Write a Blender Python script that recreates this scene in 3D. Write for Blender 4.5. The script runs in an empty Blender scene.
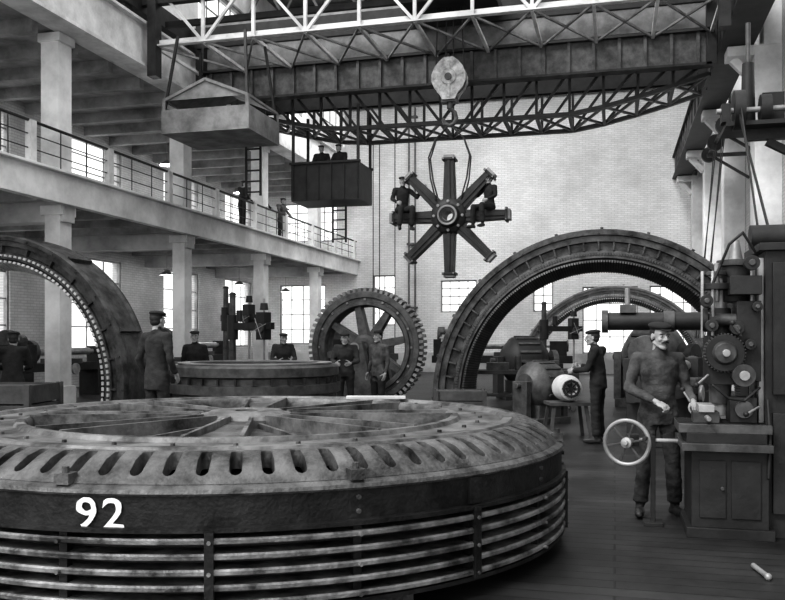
import bpy, bmesh, math, random
import numpy as np
from math import pi, sin, cos, radians, sqrt, atan2
from mathutils import Vector, Matrix, noise
random.seed(7)
scene=bpy.context.scene
I4=Matrix.Identity(4)
V=Vector
# ------------------------------------------------------------------ materials
def mat(name,g,rough=.6,metal=0.0,var=.35,scale=3.0,bump=.15,bscale=25.0):
    m=bpy.data.materials.new(name); m.use_nodes=True
    nt=m.node_tree; b=nt.nodes['Principled BSDF']
    b.inputs['Roughness'].default_value=rough; b.inputs['Metallic'].default_value=metal
    tc=nt.nodes.new('ShaderNodeTexCoord')
    n=nt.nodes.new('ShaderNodeTexNoise'); n.inputs['Scale'].default_value=scale; n.inputs['Detail'].default_value=6; n.inputs['Roughness'].default_value=.65
    nt.links.new(tc.outputs['Object'],n.inputs['Vector'])
    r=nt.nodes.new('ShaderNodeValToRGB')
    lo=g*(1-var); hi=min(1,g*(1+var))
    r.color_ramp.elements[0].position=.36; r.color_ramp.elements[1].position=.64
    r.color_ramp.elements[0].color=(lo,lo,lo,1); r.color_ramp.elements[1].color=(hi,hi,hi,1)
    nt.links.new(n.outputs['Fac'],r.inputs['Fac']); nt.links.new(r.outputs['Color'],b.inputs['Base Color'])
    if bump>0:
        n2=nt.nodes.new('ShaderNodeTexNoise'); n2.inputs['Scale'].default_value=bscale; n2.inputs['Detail'].default_value=4
        nt.links.new(tc.outputs['Object'],n2.inputs['Vector'])
        bp=nt.nodes.new('ShaderNodeBump'); bp.inputs['Strength'].default_value=bump; bp.inputs['Distance'].default_value=.02
        nt.links.new(n2.outputs['Fac'],bp.inputs['Height']); nt.links.new(bp.outputs['Normal'],b.inputs['Normal'])
    return m
def brickmat(name,c1,c2,mortar,w,h,ms,axes,rough=.85,stain=.35,bump=.3,sscale=.35):
    m=bpy.data.materials.new(name); m.use_nodes=True
    nt=m.node_tree; b=nt.nodes['Principled BSDF']; b.inputs['Roughness'].default_value=rough
    tc=nt.nodes.new('ShaderNodeTexCoord'); sp=nt.nodes.new('ShaderNodeSeparateXYZ'); cb=nt.nodes.new('ShaderNodeCombineXYZ')
    nt.links.new(tc.outputs['Object'],sp.inputs[0])
    nt.links.new(sp.outputs[axes[0]],cb.inputs[0]); nt.links.new(sp.outputs[axes[1]],cb.inputs[1])
    br=nt.nodes.new('ShaderNodeTexBrick'); br.inputs['Scale'].default_value=1
    br.inputs['Brick Width'].default_value=w; br.inputs['Row Height'].default_value=h; br.inputs['Mortar Size'].default_value=ms
    br.inputs['Color1'].default_value=(c1,c1,c1,1); br.inputs['Color2'].default_value=(c2,c2,c2,1); br.inputs['Mortar'].default_value=(mortar,)*3+(1,)
    nt.links.new(cb.outputs[0],br.inputs['Vector'])
    n=nt.nodes.new('ShaderNodeTexNoise'); n.inputs['Scale'].default_value=sscale; n.inputs['Detail'].default_value=8; n.inputs['Roughness'].default_value=.7
    nt.links.new(tc.outputs['Object'],n.inputs['Vector'])
    r=nt.nodes.new('ShaderNodeValToRGB'); r.color_ramp.elements[0].position=.35; r.color_ramp.elements[1].position=.65
    v=1-stain; r.color_ramp.elements[0].color=(v,v,v,1); r.color_ramp.elements[1].color=(1,1,1,1)
    nt.links.new(n.outputs['Fac'],r.inputs['Fac'])
    mx=nt.nodes.new('ShaderNodeMix'); mx.data_type='RGBA'; mx.blend_type='MULTIPLY'; mx.inputs[0].default_value=1
    nt.links.new(br.outputs['Color'],mx.inputs[6]); nt.links.new(r.outputs['Color'],mx.inputs[7]); nt.links.new(mx.outputs[2],b.inputs['Base Color'])
    bp=nt.nodes.new('ShaderNodeBump'); bp.inputs['Strength'].default_value=bump; bp.inputs['Distance'].default_value=.01
    nt.links.new(br.outputs['Fac'],bp.inputs['Height']); bp.invert=True; nt.links.new(bp.outputs['Normal'],b.inputs['Normal'])
    return m
M_iron=mat('dark_iron',.026,.55,.25); M_iron2=mat('grey_iron',.08,.5,.3,.45,5); M_steel=mat('bright_steel',.36,.42,.4,.3,4)
M_black=mat('recess_shade_black',.005,.8,0,.2); M_paintL=mat('light_paint',.62,.6,0,.25,1.5); M_paintM=mat('mid_grey_paint',.22,.55,.1,.4,2)  # M_black: shade inside slots and gaps, put in as colour
M_hook=mat('hook_block_paint',.42,.6,.1,.5,5)
M_rot=mat('cast_iron_rotor',.085,.52,.25,.8,4,.5,35); M_rotB=mat('rotor_band_dark',.018,.55,.3,.7,5,.35,35); M_rotT=mat('rotor_top_plate',.12,.5,.25,.8,3.5,.3,30); M_fin=mat('rotor_fin_steel',.19,.5,.3,.85,4,.35,40)
M_white=mat('white_paint_mark',.95,.7,0,.1); M_wood=mat('timber',.2,.8,0,.4,3,.3,20); M_woodd=mat('dark_timber',.06,.7,0,.4,3,.3,20)
M_plaster=mat('plaster',.68,.9,0,.25,.7,.1,15); M_plasterd=mat('darker_plaster',.38,.9,0,.4,.5,.1,15); M_wood2=mat('roof_boards',.10,.9,0,.4,.5)  # M_plasterd: darker grey plaster for slab, cross beams and baseboard
M_joist=mat('gallery_joist_wood',.24,.9,0,.4,1)
M_stat=mat('stator_casting',.065,.52,.3,.7,4,.25,30)
M_brick=brickmat('whitewashed_brick',.80,.70,.56,.28,.085,.011,(0,2),stain=.36,sscale=.22,bump=.2)
M_brickS=brickmat('side_brick',.64,.56,.46,.28,.085,.012,(1,2),stain=.4)
M_floor=brickmat('plank_floor',.05,.025,.007,2.6,.17,.008,(0,1),rough=.5,stain=.85,bump=.5,sscale=.9)
# ------------------------------------------------------------------ mesh builder
class MB:
    def __init__(s): s.v=[];s.f=[];s.m=[];s.M=I4.copy()
    def add(s,vs,fs,mi=0):
        o=len(s.v); M=s.M
        s.v+=[tuple(M@V(p)) for p in vs]; s.f+=[tuple(i+o for i in f) for f in fs]; s.m+=[mi]*len(fs)
    def box(s,c,sz,mi=0,R=None):
        c=V(c); vs=[]
        for x in(-.5,.5):
            for y in(-.5,.5):
                for z in(-.5,.5):
                    p=V((x*sz[0],y*sz[1],z*sz[2]))
                    if R: p=R@p
                    vs.append(c+p)
        s.add(vs,[(0,1,3,2),(4,6,7,5),(0,4,5,1),(2,3,7,6),(0,2,6,4),(1,5,7,3)],mi)
    def bx(s,x0,x1,y0,y1,z0,z1,mi=0): s.box(((x0+x1)/2,(y0+y1)/2,(z0+z1)/2),(x1-x0,y1-y0,z1-z0),mi)
    def frame(s,d,up=(0,0,1)):
        d=V(d).normalized(); u=V(up)
        if abs(d.dot(u))>.98: u=V((0,1,0)) if abs(d.y)<.9 else V((1,0,0))
        a=d.cross(u).normalized(); b=a.cross(d).normalized(); return d,a,b
    def bar(s,p0,p1,w,h=None,mi=0,up=(0,0,1)):
        h=h or w; p0=V(p0);p1=V(p1); d,a,b=s.frame(p1-p0,up)
        vs=[p+a*x*w/2+b*y*h/2 for p in(p0,p1) for x,y in((-1,-1),(1,-1),(1,1),(-1,1))]
        s.add(vs,[(0,3,2,1),(4,5,6,7),(0,1,5,4),(1,2,6,5),(2,3,7,6),(3,0,4,7)],mi)
    def angle(s,p0,p1,w,mi=0,up=(0,0,1)):
        p0=V(p0);p1=V(p1); d,a,b=s.frame(p1-p0,up); t=w*.22
        s.bar(p0,p1,w,t,mi,up); s.bar(p0+b*w/2-a*(w/2-t/2),p1+b*w/2-a*(w/2-t/2),t,w,mi,up)
    def cyl(s,p0,p1,r0,r1=None,n=16,mi=0):
        r1=r0 if r1 is None else r1; p0=V(p0);p1=V(p1); d,a,b=s.frame(p1-p0)
        vs=[]
        for p,r in((p0,r0),(p1,r1)):
            for i in range(n):
                t=2*pi*i/n; vs.append(p+a*cos(t)*r+b*sin(t)*r)
        fs=[(i,(i+1)%n,n+(i+1)%n,n+i) for i in range(n)]+[tuple(range(n))[::-1],tuple(range(n,2*n))]
        s.add(vs,fs,mi)
    def rings(s,rs,mi=0,cap=True):
        n=len(rs[0]); vs=[p for r in rs for p in r]; fs=[]
        for k in range(len(rs)-1):
            for i in range(n):
                j=(i+1)%n; fs.append((k*n+i,k*n+j,(k+1)*n+j,(k+1)*n+i))
        if cap: fs+= [tuple(range(n))[::-1],tuple(range((len(rs)-1)*n,len(rs)*n))]
        s.add(vs,fs,mi)
    def capsule(s,p0,r0,p1,r1,n=12,mi=0,sx=1.0):
        p0=V(p0);p1=V(p1); d,a,b=s.frame(p1-p0); rs=[]
        for k in range(4):
            t=-pi/2+.15+k*(pi/2-.15)/3; rs.append([p0+d*sin(t)*r0+(a*cos(q)+b*sin(q))*cos(t)*r0 for q in [2*pi*i/n for i in range(n)]])
        for k in range(4):
            t=k*(pi/2-.15)/3; rs.append([p1+d*sin(t)*r1+(a*cos(q)+b*sin(q))*cos(t)*r1 for q in [2*pi*i/n for i in range(n)]])
        s.rings(rs,mi)
    def ell(s,c,r,mi=0,n=14,R=None):
        c=V(c); rs=[]; m=n//2+1
        if not hasattr(r,'__len__'): r=(r,r,r)
        for k in range(m+1):
            t=-pi/2+.1+k*(pi-.2)/m; ring=[]
            for i in range(n):
                q=2*pi*i/n; p=V((cos(q)*cos(t)*r[0],sin(q)*cos(t)*r[1],sin(t)*r[2]))
                if R: p=R@p
                ring.append(c+p)
            rs.append(ring)
        s.rings(rs,mi)
    def lathe(s,prof,mi=0,a0=0,a1=2*pi,n=64,closed=True):
        full=abs(a1-a0-2*pi)<1e-6; k=len(prof); N=n if full else n+1; vs=[]
        for i in range(N):
            t=a0+(a1-a0)*i/n; vs+=[(r*cos(t),r*sin(t),h) for r,h in prof]
        fs=[]
        for i in range(n):
            j=(i+1)%N if full else i+1
            for q in range(k if closed else k-1):
                q2=(q+1)%k; fs.append((i*k+q,j*k+q,j*k+q2,i*k+q2))
        if not full and closed: fs+=[tuple(range(k))[::-1],tuple(range((N-1)*k,N*k))]
        s.add(vs,fs,mi)
    def tube(s,pts,r,mi=0,n=8):
        for a,b in zip(pts[:-1],pts[1:]): s.capsule(a,r,b,r,n,mi)
    def wire(s,a,b,r=.015,mi=0): s.cyl(a,b,r,r,6,mi)
    def obj(s,name,mats,bevel=0,smooth=35,loc=(0,0,0),rz=0,recalc=True):
        me=bpy.data.meshes.new(name); me.from_pydata(s.v,[],s.f)
        for m in mats: me.materials.append(m)
        me.polygons.foreach_set('material_index',s.m)
        if recalc:
            bm=bmesh.new(); bm.from_mesh(me); bmesh.ops.recalc_face_normals(bm,faces=bm.faces); bm.to_mesh(me); bm.free()
        if smooth:
            me.shade_smooth(); me.set_sharp_from_angle(angle=radians(smooth))
        me.update()
        o=bpy.data.objects.new(name,me); scene.collection.objects.link(o)
        o.location=loc; o.rotation_euler=(0,0,rz)
        if bevel:
            b=o.modifiers.new('bevel','BEVEL'); b.width=bevel; b.segments=2; b.limit_method='ANGLE'; b.angle_limit=radians(40); b.harden_normals=False
        return o
# ------------------------------------------------------------------ room shell
XL,XR,YB,ZR=-17.0,3.8,39.2,14.0
b=MB(); b.bx(XL-.4,XR+.4,-4,YB+.4,-.3,0,0); b.obj('floor',[M_floor],smooth=0)
def wallgrid(b,axis,c0,c1,u0,u1,z0,z1,holes,mi=0):
    us=sorted(set([u0,u1]+[h[0] for h in holes]+[h[1] for h in holes])); zs=sorted(set([z0,z1]+[h[2] for h in holes]+[h[3] for h in holes]))
    for a,a2 in zip(us[:-1],us[1:]):
        for c,c2 in zip(zs[:-1],zs[1:]):
            um,zm=(a+a2)/2,(c+c2)/2
            if any(h[0]<um<h[1] and h[2]<zm<h[3] for h in holes): continue
            if axis=='y': b.bx(a,a2,c0,c1,c,c2,mi)
            else: b.bx(c0,c1,a,a2,c,c2,mi)
wcount=[0]
def window(axis,c,u0,u1,z0,z1,nu,nz,m=M_paintM):
    wcount[0]+=1; b=MB()
    def P(u,z): return (u,c,z) if axis=='y' else (c,u,z)
    for i in range(nu+1):
        u=u0+(u1-u0)*i/nu; ww=.12 if i in(0,nu) else .04; b.bar(P(u,z0),P(u,z1),ww,ww,0)
    for i in range(nz+1):
        z=z0+(z1-z0)*i/nz; ww=.12 if i in(0,nz) else .04; b.bar(P(u0,z),P(u1,z),ww,ww,0)
    b.obj('window_%d'%wcount[0],[m],smooth=0)
hb=[(-11.2,-10.1,2.2,4.6),(-7.9,-6.2,2.8,4.3),(-3.6,-2.7,2.8,4.3),(-1.4,1.0,.9,3.9),(1.5,3.4,.9,3.9),(-16,-13.6,1.3,4.2),(-15.8,-13.0,6.3,8.2)]
b=MB(); wallgrid(b,'y',YB,YB+.4,XL-.4,XR+.4,0,ZR,hb); b.obj('wall_back',[M_brick],smooth=0)
for h in hb: window('y',YB+.12,*h,4 if h[1]-h[0]>1.5 else 2,4)
hl=[(y,y+2.9,1.2,4.3) for y in (8.6,12.7,18.2,24.0,29.8,35.2)]+[(y,y+2.9,6.1,8.2) for y in (7.6,12.7,18.2,24.0,29.8,35.2)]
b=MB(); wallgrid(b,'x',XL-.4,XL,-4,YB,0,8.6,hl); b.obj('wall_left',[M_brickS],smooth=0)
for h in hl: window('x',XL-.12,*h,3,4)
hr=[(y,y+2.6,4.2,8.0) for y in (11,17.6,23.4,29.2)]+[(y,y+2.6,10.2,12.8) for y in (17.6,23.4,29.2)]
b=MB(); wallgrid(b,'x',XR,XR+.4,-4,YB,0,ZR,hr); b.obj('wall_right',[M_brickS],smooth=0)
for h in hr: window('x',XR+.12,*h,3,6)
hc=[(y,y+3.4,10.6,12.8) for y in (12.2,17.9,23.7,29.5,34.9)]
b=MB(); wallgrid(b,'x',-12.75,-12.35,4,YB,9.75,ZR,hc); b.obj('wall_clerestory',[M_plaster],smooth=0)
for h in hc: window('x',-12.5,*h,4,3)
b=MB(); b.bx(-12.9,XR+.4,27,YB+.4,ZR,ZR+.2,0)
for y in (27.2,30,33,36,38.8):
    b.bar((-12.3,y,ZR-.15),(XR,y,ZR-.15),.18,.3,0); b.bar((-12.3,y,ZR-1.4),(XR,y,ZR-1.4),.14,.16,0)
    n=12
    for i in range(n):
        x0=-12.3+(XR+12.3)*i/n; x1=-12.3+(XR+12.3)*(i+1)/n
        b.bar((x0,y,ZR-1.4),((x0+x1)/2,y,ZR-.2),.08,.08,0); b.bar(((x0+x1)/2,y,ZR-.2),(x1,y,ZR-1.4),.08,.08,0)
b.obj('ceiling',[M_wood2],smooth=0)
# gallery
YC=[5.5,11.3,17.0,22.8,28.6,34.4]
b=MB()
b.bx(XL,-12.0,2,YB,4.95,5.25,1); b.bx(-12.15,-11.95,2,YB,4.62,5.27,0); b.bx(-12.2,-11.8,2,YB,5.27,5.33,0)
for y in [3+1.45*i for i in range(25)]: b.bx(XL,-12.15,y-.12,y+.12,4.6,4.95,2)
for y in YC:
    b.bx(-12.60,-12.2,y-.22,y+.22,0,4.6,0); b.bx(-12.68,-12.12,y-.28,y+.28,4.4,4.62,0); b.bx(-12.68,-12.12,y-.28,y+.28,0,.5,0)
    b.bar((XL,y,4.5),(-12.1,y,4.5),.4,.5,1)
    b.bx(-12.68,-12.22,y-.25,y+.25,5.25,8.55,0); b.bx(-12.74,-12.16,y-.29,y+.29,8.35,8.55,0)
b.obj('gallery_floor',[M_plaster,M_plasterd,M_joist],bevel=.01,smooth=0)
b=MB(); X=-12.05
for i in range(int((YB-4)/2.9)+1):
    y=4+2.9*i; b.bx(X-.07,X+.07,y-.1,y+.1,5.33,6.25,0)
for i in range(int((YB-4)/.97)): b.wire((X,4+.97*i,5.3),(X,4+.97*i,6.22),.014,1)
for z,r in((6.24,.035),(5.95,.014),(5.65,.014)): b.cyl((X,3,z),(X,YB,z),r,r,8,1)
b.obj('gallery_railing',[M_paintL,M_iron])
b=MB()
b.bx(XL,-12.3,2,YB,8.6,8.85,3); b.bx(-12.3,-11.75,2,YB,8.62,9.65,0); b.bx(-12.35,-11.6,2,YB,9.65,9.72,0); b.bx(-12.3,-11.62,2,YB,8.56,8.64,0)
b.bx(-12.0,-11.88,2,YB,9.72,9.80,2)
for y in [3+1.45*i for i in range(25)]: b.bx(XL,-12.3,y-.1,y+.1,8.3,8.6,3)
b.obj('crane_runway_beam',[M_paintL,M_plasterd,M_wood,M_joist])
b=MB()
b.bx(2.55,3.1,10,YB,8.62,9.5,0); b.bx(2.45,3.2,10,YB,8.56,8.62,0); b.bx(2.45,3.2,10,YB,9.5,9.56,0); b.bx(2.7,2.82,10,YB,9.56,9.68,0)
for y in [10+1.2*i for i in range(24)]: b.bx(2.5,3.15,y-.03,y+.03,8.62,9.5,0)
b.obj('crane_runway_beam',[M_iron])
for y in (16.1,21.9,27.7,33.5,38.6):
    b=MB(); b.bx(3.2,3.8,y-.35,y+.35,0,8.5,0); b.bx(2.6,3.8,y-.3,y+.3,8.3,8.54,0); b.bx(3.1,3.8,y-.42,y+.42,0,.4,0); b.bx(3.4,3.8,y-.3,y+.3,8.5,ZR,0)
    b.bar((3.2,y,7.8),(2.75,y,8.3),.2,.2,0,(0,1,0))
    b.obj('wall_pilaster',[M_plaster],bevel=.015,smooth=0)
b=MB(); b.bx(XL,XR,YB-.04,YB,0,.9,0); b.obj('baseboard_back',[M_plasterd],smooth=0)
b=MB()
for x in (-9.4,-9.1): b.cyl((x,YB-.15,.2),(x,YB-.15,12.5),.04,.04,8,0)
for z in (3,6,9,12): b.bx(-9.5,-9.0,YB-.2,YB,z,z+.08,0)
b.obj('wall_pipes',[M_iron2])
for y in (9,14.2,20,25.8,31.5,36.5):  # hanging lamps added as fill to brighten the gallery interior
    for x,zc,L_ in((-14.6,4.6,.9),(-14.6,8.3,.9)):
        b=MB(); b.wire((0,0,0),(0,0,-L_+.2),.012,0); b.M=Matrix.Translation((0,0,-L_))
        b.lathe([(.03,.2),(.06,.18),(.24,.04),(.24,.02),(.05,.15),(.02,.18)],0,n=24)
        o=b.obj('added_gallery_lamp',[M_paintM],loc=(x,y,zc))
        l=bpy.data.lights.new('gallery_fill_light','POINT'); l.energy=42 if y<22 else (120 if zc>5 else 85); l.shadow_soft_size=.06
        lo=bpy.data.objects.new('gallery_fill_light',l); scene.collection.objects.link(lo); lo.parent=o; lo.location=(0,0,-L_-.02)
for x in(-9.5,-4.2,1.0):  # added fixtures carrying fill lights that brighten the back wall
    b=MB(); b.lathe([(.3,0),(.9,.28),(.9,.32),(.3,.05)],0,n=32); b.cyl((0,0,-.02),(0,0,-.3),.15,.15,16,0); b.bar((0,0,-.2),(0,.35,-.6),.06,.06,0)
    o=b.obj('added_flood_shell',[M_iron2],loc=(x,29.0,12.7)); dv=V((0,.80,-.60)); o.rotation_euler=dv.to_track_quat('Z','Y').to_euler()
    l=bpy.data.lights.new('wall_fill_light','AREA'); l.shape='DISK'; l.size=1.4; l.energy=430
    lo=bpy.data.objects.new('wall_fill_light',l); scene.collection.objects.link(lo); lo.parent=o; lo.location=(0,0,.34); lo.rotation_euler=(pi,0,0)
# ------------------------------------------------------------------ overhead crane
b=MB(); L=-11.45;Rr=2.3
def chain(f,n): return [f(L+(Rr-L)*i/n) for i in range(n+1)]
n=10
lo=chain(lambda x:V((x,19.6,9.1)),n); hi=chain(lambda x:V((x,19.6,10.7)),n)
for p,q in((lo,hi),):
    b.angle(p[0],p[-1],.16,0); b.angle(q[0],q[-1],.16,0)
    for i in range(n+1): b.bar(p[i],q[i],.08,.08,0)
    for i in range(n):
        if i%2: b.bar(p[i],q[i+1],.07,.07,0)
        else: b.bar(q[i],p[i+1],.07,.07,0)
lo2=chain(lambda x:V((x,22.2,9.12)),n)
for i in range(n+1): b.bar(lo[i],lo2[i],.08,.08,0)
for i in range(n):
    b.bar(lo[i],lo2[i+1],.05,.05,3); b.bar(lo2[i],lo[i+1],.05,.05,3)
b.bx(L,Rr,22.2,22.24,8.35,9.15,2); b.bx(L,Rr,22.05,22.4,8.3,8.36,1); b.bx(L,Rr,22.05,22.4,9.14,9.2,1)
for i in range(22):
    x=L+(Rr-L)*(i+.5)/22; b.bx(x-.04,x+.04,22.12,22.2,8.36,9.14,2)
b.bx(L,Rr,22.4,23.4,9.1,9.16,3); b.bx(L,Rr,24.5,24.56,8.5,9.2,1); b.bx(L,Rr,22.3,22.4,9.3,10.6,3)
def zb(x):
    d=abs(x+4.3)
    if d<3.2: return 7.45
    t=(d-3.2)/(7.3-3.2); return 7.45+1.0*min(1,t)**1.25
n=16
F=[]
for Y in (22.7,24.5):
    lo=chain(lambda x:V((x,Y,zb(x))),n); hi=chain(lambda x:V((x,Y,8.6)),n); F.append((lo,hi))
    b.bar(hi[0],hi[-1],.14,.12,1)
    for i in range(n):
        b.bar(lo[i],lo[i+1],.16,.1,1)
        b.bar(lo[i],hi[i],.07,.07,1)
        if i<n//2: b.bar(hi[i],lo[i+1],.07,.07,1)
        else: b.bar(lo[i],hi[i+1],.07,.07,1)
for i in range(n+1): b.bar(F[0][0][i],F[1][0][i],.09,.09,1)
for i in range(n):
    b.bar(F[0][0][i],F[1][0][i+1],.06,.06,2); b.bar(F[1][0][i],F[0][0][i+1],.06,.06,2)
for x in (-11.94,2.76):
    b.bx(x-.18,x+.18,18.6,25.6,10.0,10.5,1)
    for y in (19,22,25): b.cyl((x-.1,y,9.99),(x+.1,y,9.99),.18,.18,18,1)
for x in(L,Rr):
    for y in (19.6,22.2,24.5): b.bx(x-.12,x+.12,y-.15,y+.15,8.3,10.5,1)
for y in (19.6,22.2,24.5): b.bar((-11.94,y,10.3),(2.76,y,10.3),.2,.3,1)
b.bx(-5.2,-2.8,20.0,22.1,9.9,10.2,1); b.cyl((-4.9,21,10.6),(-3.1,21,10.6),.35,.35,20,1); b.bar((L,20.2,9.85),(Rr,20.2,9.85),.12,.15,1)
b.bar((L,21.9,9.85),(Rr,21.9,9.85),.12,.15,1)
b.obj('overhead_crane',[M_paintL,M_iron,M_iron2,M_paintM],smooth=30)
# hanging inspection platform
b=MB(); cx,cy=-9.55,19.6
b.M=Matrix.Translation((cx,cy,0))
b.box((0,0,6.62),(2.3,1.9,.08),0)
for sx in(-1,1): b.box((sx*1.13,0,6.9),(.05,1.9,.5),0)
for sy in(-1,1): b.box((0,sy*.93,6.9),(2.3,.05,.5),0)
for sx in(-1,1):
    for sy in(-1,1):
        b.bar((sx*1.1,sy*.9,6.6),(sx*1.1,sy*.9,7.4),.08,.08,0); b.bar((sx*1.1,sy*.9,7.1),(sx*.9,sy*.6,9.05),.06,.06,1)
for sx in(-1,1): b.bar((sx*1.1,-.9,7.4),(sx*1.1,.9,7.4),.06,.06,0)
b.bar((-1.1,-.9,7.4),(0,-.9,7.85),.07,.07,0);b.bar((1.1,-.9,7.4),(0,-.9,7.85),.07,.07,0)
b.add([(-1.1,-.9,7.4),(0,-.9,7.85),(0,.9,7.85),(-1.1,.9,7.4)],[(0,1,2,3)],0); b.add([(1.1,-.9,7.4),(0,-.9,7.85),(0,.9,7.85),(1.1,.9,7.4)],[(0,1,2,3)],0)
b.add([(-1.1,-.88,7.4),(0,-.88,7.85),(1.1,-.88,7.4)],[(0,1,2)],0)
for x in(.25,.65): b.bar((x,.9,5.3),(x,.9,6.7),.05,.05,1)
for i in range(5): b.bar((.25,.9,5.4+.28*i),(.65,.9,5.4+.28*i),.04,.04,1)
b.obj('crane_platform',[M_paintM,M_iron])
# operator cab
b=MB(); cx,cy=-7.85,23.2; b.M=Matrix.Translation((cx,cy,0))
b.box((0,0,5.5),(2.0,1.3,.08),0)
for sx in(-1,1): b.box((sx*.98,0,6.0),(.05,1.3,1.0),0)
for sy in(-1,1):
    b.box((0,sy*.63,6.0),(2.0,.05,1.0),0)
    for i in range(6): b.box((-.95+.38*i,sy*.67,6.0),(.04,.03,1.0),0)
for sx in(-1,1):
    for sy in(-1,1): b.bar((sx*.96,sy*.6,5.5),(sx*.96,sy*.6,8.1),.07,.07,0)
b.box((0,-.66,6.52),(2.08,.1,.06),0); b.box((0,.66,6.52),(2.08,.1,.06),0)
for x in(-.15,.25): b.bar((x,.5,4.4),(x,.5,5.5),.05,.05,0)
for i in range(4): b.bar((-.15,.5,4.5+.28*i),(.25,.5,4.5+.28*i),.04,.04,0)
b.obj('crane_operator_cab',[M_iron])
# hook block
SX,SY,SZ=-4.0,21.0,4.64
b=MB(); b.M=Matrix.Translation((SX,SY,0))
ol=[(-.24,8.5),(-.12,8.6),(.12,8.6),(.24,8.5),(.36,8.36),(.43,8.18),(.43,8.0),(.36,7.84),(.25,7.72),(.16,7.55),(-.16,7.55),(-.25,7.72),(-.36,7.84),(-.43,8.0),(-.43,8.18),(-.36,8.36)]
for y in(-.17,.17):
    k=len(ol); b.add([(x,y-.02,z) for x,z in ol]+[(x,y+.02,z) for x,z in ol],[tuple(range(k)),tuple(range(2*k-1,k-1,-1))]+[(i,(i+1)%k,k+(i+1)%k,k+i) for i in range(k)],0)
b.cyl((0,-.13,8.1),(0,.13,8.1),.40,.40,28,1); b.cyl((0,-.25,8.1),(0,.25,8.1),.09,.09,16,1); b.cyl((0,-.2,8.1),(0,-.22,8.1),.2,.18,24,0)
b.bar((0,-.2,7.6),(0,-.2,8.5),.07,.03,0)
b.bx(-.2,.2,-.14,.14,7.5,7.62,1); b.cyl((0,0,7.6),(0,0,7.35),.08,.07,12,1)
b.tube([(0,0,7.36),(.13,0,7.25),(.17,0,7.1),(.1,0,6.97),(0,0,6.93),(-.12,0,6.98),(-.16,0,7.08)],.05,1)
for x in(-.36,-.1,.1,.36): b.wire((x,0,8.3),(x*.8,0,10.3),.018,2)
b.obj('crane_hook_block',[M_hook,M_iron2,M_iron])
# rotor spider
b=MB(); b.M=Matrix.Translation((SX,SY,SZ))@Matrix.Rotation(pi/2,4,'X')
Rm=b.M.copy()
b.lathe([(.14,-.35),(.26,-.35),(.3,-.25),(.42,-.2),(.46,-.14),(.46,.14),(.42,.2),(.3,.25),(.26,.35),(.14,.35)],0,n=40)
b.lathe([(.13,-.33),(.15,-.33),(.15,.33),(.13,.33)],1,n=24)
b.lathe([(.2,.36),(.25,.36),(.25,.38),(.2,.38)],1,n=32)
for i in range(8):
    b.M=Rm@Matrix.Rotation(i*pi/4,4,'Z')
    def quadbar(x0,x1,w0,w1,z0,z1,mi):
        b.add([(x0,-w0,z0),(x0,w0,z0),(x1,w1,z0),(x1,-w1,z0),(x0,-w0,z1),(x0,w0,z1),(x1,w1,z1),(x1,-w1,z1)],[(0,1,2,3),(4,7,6,5),(0,4,5,1),(1,5,6,2),(2,6,7,3),(3,7,4,0)],mi)
    quadbar(.36,1.42,.15,.11,-.16,.16,0); quadbar(.42,1.4,.045,.035,.16,.19,0)
    quadbar(1.4,1.46,.17,.17,-.2,.2,0); quadbar(1.46,1.53,.13,.13,-.17,.17,1)
    for s_ in(-1,1): b.cyl((1.43,s_*.13,.2),(1.43,s_*.13,.24),.025,.025,8,1)
    b.cyl((.36,0,.2),(.36,0,.26),.04,.04,8,1)
b.M=Matrix.Translation((SX,SY,SZ))
for s_ in(-1,1):
    pts=[(.0,0,2.33),(s_*.36,-.05,1.95),(s_*.52,-.1,1.5),(s_*.46,-.16,.95),(s_*.32,-.2,.42)]
    b.tube(pts,.022,2); b.tube([(x,-y,z) for x,y,z in pts],.022,2)
b.obj('rotor_spider',[M_iron,M_paintM,M_iron],bevel=.008)
b=MB()
for (x,y,z0,z1) in((-7.0,24.5,.0,7.4),(-6.8,24.5,.0,7.4),(-6.3,24.4,1.6,7.4)): b.wire((x,y,z0),(x,y,z1),.014,0)
b.obj('hanging_ropes',[M_iron])
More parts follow.
